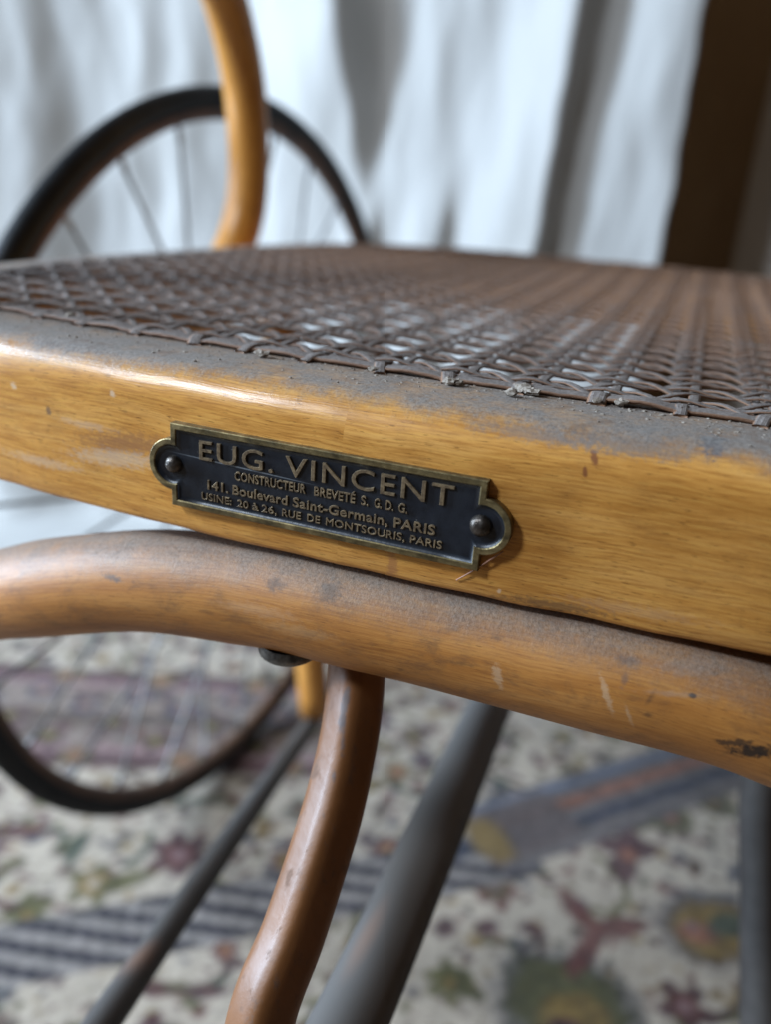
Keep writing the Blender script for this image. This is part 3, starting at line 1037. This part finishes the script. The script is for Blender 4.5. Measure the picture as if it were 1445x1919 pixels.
# --- footrest hanger: curved brown painted rod in the middle plane
pn = NT('brown_paint')
ob, uv = pn.coords()
c = pn.ramp(pn.noise(ob, 45, 4), [(0.3, (0.17, 0.066, 0.020)), (0.7, (0.26, 0.105, 0.034))])
wear = pn.math('MULTIPLY', pn.sstep(pn.noise(pn.mapping(ob, scale=(1, 1, .5)), 300, 4, 0.7), 0.55, 0.72), 0.6)
c = pn.mix(wear, c, (0.12, 0.075, 0.055))
wb = pn.math('MULTIPLY', pn.math('SUBTRACT', pn.noise(ob, 420, 4, 0.7), 0.5), 2.0)
for q, s_, r_ in ((bpnt(630, 1345, 161), (0.9, 3.6), 0.1), (bpnt(616, 1415, 157), (0.7, 3.0), 0.3), (bpnt(586, 1510, 153), (0.6, 1.6), 0.3), (bpnt(560, 1600, 150), (0.5, 1.5), 0.3)):
    c = pn.mix(pn.math('MULTIPLY', pn.spot(ob, q, s_, r_, 0.4, wb), 0.85), c, (0.085, 0.062, 0.058))
paint_m = pn.out(c, pn.math('ADD', 0.46, pn.math('MULTIPLY', wear, 0.5)), pn.bump(pn.noise(ob, 380, 3), 0.25, 0.0004), **{'Coat Weight': 0.05, 'Coat Roughness': 0.15})
lp = [np.array((4.5, 12, -30))] + [CAM + ray(x, y) * d for x, y, d in ((668, 1260, 171), (659, 1350, 169), (640, 1450, 167), (611, 1560, 164), (550, 1746, 159), (486, 1919, 154))] + [np.array((9, -45, -118)), np.array((10, -58, -126))]
LEGROT = math.radians(33)
leg = tube('hanger_rod', resample(catmull(lp, 10), 70), [5.1, 5.1, 5.2, 5.4, 5.6, 5.6], paint_m, chair, seg=32, wob=0.02, square=(4.2, LEGROT))
leg['label'] = 'curved brown painted rod hanging below the brace'

# --- dusty grey tube running under the seat in the middle plane
gt = NT('dusty_grey_tube')
ob, uv = gt.coords()
nz = gt.nz()
c = gt.ramp(gt.noise(ob, 60, 4), [(0.3, (0.036, 0.030, 0.027)), (0.7, (0.070, 0.058, 0.052))])
c = gt.mix(gt.math('MULTIPLY', gt.sstep(gt.math('ADD', nz, gt.math('MULTIPLY', gt.math('SUBTRACT', gt.noise(ob, 150, 4), 0.5), 0.7)), 0.0, 0.8), 0.85), c, (0.112, 0.102, 0.092))
q = tuple(CAM + ray(690, 1725) * 205)
c = gt.mix(gt.math('MULTIPLY', gt.spot(ob, q, (2.5, 4), 0, 0.8), 0.45), c, (0.30, 0.15, 0.085))
tube_m = gt.out(c, 0.7)
tp = [(6, 407, -170), (7.5, 260, -155), (9, 165, -144), (11.3, 102, -137), (13, 53, -131), (14, 0, -127), (13, -40, -125), (11, -72, -124)]
tube('frame_tube', resample(catmull(tp, 8), 50), 8.7, tube_m, chair, seg=24)['label'] = 'dusty grey tube running back under the seat'

# --- thin dark rod on the left, with the wooden post it carries
dr = NT('dark_rod')
ob, uv = dr.coords()
nz = dr.nz()
c = dr.mix(dr.math('MULTIPLY', dr.sstep(dr.math('ADD', nz, dr.math('MULTIPLY', dr.math('SUBTRACT', dr.noise(ob, 90, 3), 0.5), 0.5)), 0.2, 0.9), 0.8), (0.028, 0.021, 0.017), (0.095, 0.085, 0.078))
q = tuple(CAM + ray(285, 1760) * 260)
c = dr.mix(dr.math('MULTIPLY', dr.spot(ob, q, (3.5, 4), 0, 0.8), 0.5), c, (0.32, 0.15, 0.08))
rod_m = dr.out(c, 0.6)
rp = [(-135, 340, -285), (-118, 267, -260.8), (-90, 137, -217), (-60, 0, -170.6), (-42, -80, -143)]
tube('stay_rod', resample(catmull(rp, 6), 30), 5.0, rod_m, chair, seg=16)['label'] = 'thin dark rod slanting down at the left'
plain_wood = wood('varnished_beech_plain', tone=0.95, dust=(0.75, 1.0), gloss=0.30, dirt=0.2, warm=(1, 0.93, 0.8))
post = tube('rear_post', resample(np.array([(-150, 270, -8), (-132, 268, -120), (-116, 264, -252)]), 20), [10, 10, 9], plain_wood, chair, seg=20)
sp = [(165, 330, -10), (140, 270, -60), (119, 205, -120), (117, 180, -157), (124, 156, -193), (131, 132, -229), (142, 98, -285), (150, 75, -340)]
tube('side_stay', resample(catmull(sp, 8), 40), 8.0, tube_m, chair, seg=20)['label'] = 'grey stay at the right edge'

# --- axle and large wheel on the left
WC, WR = np.array([-250.0, 399.0, -159.0]), 264.0
wang = -0.073
wn = np.array([math.cos(wang), math.sin(wang), 0])
wf = np.array([-math.sin(wang), math.cos(wang), 0])
wu = np.array([0, 0, 1.0])
tube('axle', [WC - wn * 16, WC + wn * 40, (-100, 402, -166), (6, 404, -170), (120, 405, -168), (250, 407, -160)], 7.5, iron_m, chair, seg=16)


def ring(R_, prof_, seg=120):
    vv_, ff_ = [], []
    for k_ in range(seg):
        a = tau * k_ / seg
        er_ = wf * math.cos(a) + wu * math.sin(a)
        for r_, w_ in prof_:
            vv_.append(WC + er_ * (R_ + r_) + wn * w_)
    np_ = len(prof_)
    for k_ in range(seg):
        for j_ in range(np_):
            k2_, j2_ = (k_ + 1) % seg, (j_ + 1) % np_
            ff_.append((k_ * np_ + j_, k_ * np_ + j2_, k2_ * np_ + j2_, k2_ * np_ + j_))
    return vv_, ff_


rb = NT('black_rubber')
ob, uv = rb.coords()
rub = rb.out(rb.ramp(rb.noise(ob, 60, 4), [(0.35, (0.004, 0.0045, 0.0055)), (0.75, (0.012, 0.0125, 0.014))]), 0.55, **{'Specular IOR Level': 0.25})
rr_ = NT('rusty_rim')
ob, uv = rr_.coords()
rim_m = rr_.out(rr_.ramp(rr_.noise(ob, 40, 4), [(0.3, (0.045, 0.020, 0.010)), (0.7, (0.17, 0.085, 0.045))]), 0.5, Metallic=0.2)
vv, fff = ring(WR - 9, [(7.8 * math.cos(a) + 1.2, 7.2 * math.sin(a)) for a in np.linspace(0, tau, 16, endpoint=False)])
wheel = mesh_obj('wheel', vv, fff, rub, chair)
wheel['label'] = 'large wire-spoked wheel with solid black tyre'
vv, fff = ring(WR - 15.2, [(2.2, -5.4), (0.5, -6.0), (-4.0, -4), (-5.0, 0), (-4.0, 4), (0.5, 6.0), (2.2, 5.4), (-2, 0)])
mesh_obj('wheel_rim', vv, fff, rim_m, wheel)
vv, fff = lathe([(0.5, -34), (13, -34), (13, -30), (21, -30), (21, -26), (15, -24), (13, 0), (15, 24), (21, 26), (21, 30), (13, 30), (13, 34), (0.5, 34)], 24, WC, wn, wu)
mesh_obj('wheel_hub', vv, fff, iron_m, wheel)
st = NT('spoke_steel')
ob, uv = st.coords()
spoke_m = st.out(st.ramp(st.noise(ob, 150, 3), [(0.3, (0.13, 0.125, 0.12)), (0.7, (0.30, 0.29, 0.285))]), 0.45, Metallic=0.5)
for k_ in range(28):
    a = tau * (k_ + 0.15) / 28
    er_ = wf * math.cos(a) + wu * math.sin(a)
    sd = 26 if k_ % 2 else -26
    p0, p1 = WC + er_ * 19 + wn * sd, WC + er_ * (WR - 17.5)
    tube('spoke', [p0, p0 * 0.5 + p1 * 0.5, p1 - er_ * 12, p1 - er_ * 11.5, p1], [1.25, 1.25, 1.25, 1.9, 1.9], spoke_m, wheel, seg=8)

# --- arm support: bentwood post rising beside the seat, left
ap = [on(x, y, 0, X) for x, y, X in ((330, -190, -182), (385, -80, -190), (421, 0, -194), (453, 135, -196), (465, 270, -196), (462, 370, -196), (447, 440, -197), (415, 520, -199), (370, 640, -203))]
ap = [np.array(p) for p in ap]
arm_wood = wood('varnished_beech_arm', tone=0.92, dust=(0.55, 1.2), gloss=0.30, dirt=0.3, warm=(1, 0.95, 0.8))
ap = resample(catmull(ap, 10), 80)
tube('arm_support', ap, [11, 11.5, 11.5, 11], arm_wood, chair, seg=24)['label'] = 'honey-coloured bentwood arm support rising in front of the wheel'

fpth = resample(catmull([(-200, 48, -120), (-203, 32, -60), (-204, 20, 0), (-206, 12, 70), (-208, 14, 130), (-206, 40, 175), (-202, 100, 195), (-197, 190, 197)], 10), 60)
tube('arm_post', fpth, 11, arm_wood, chair, seg=20)['label'] = 'bentwood front arm post beside the seat corner'

# ------------------------------------------------------------------ a stray fibre caught under the plate
a, b = on(856, 1087, 1, -0.2), on(944, 1033, 1, -0.6)
N_ = NT('fibre')
N_.out((0.42, 0.22, 0.15), 0.5)
fb = resample(catmull([a, a * 0.6 + b * 0.4 + np.array([0, -0.15, -0.15]), b], 6), 12)
o = tube('fibre', fb, 0.13, N_.m, None, seg=6)
o['label'] = 'thin reddish fibre stuck under the lower right corner of the plate'
o['category'] = 'fibre'
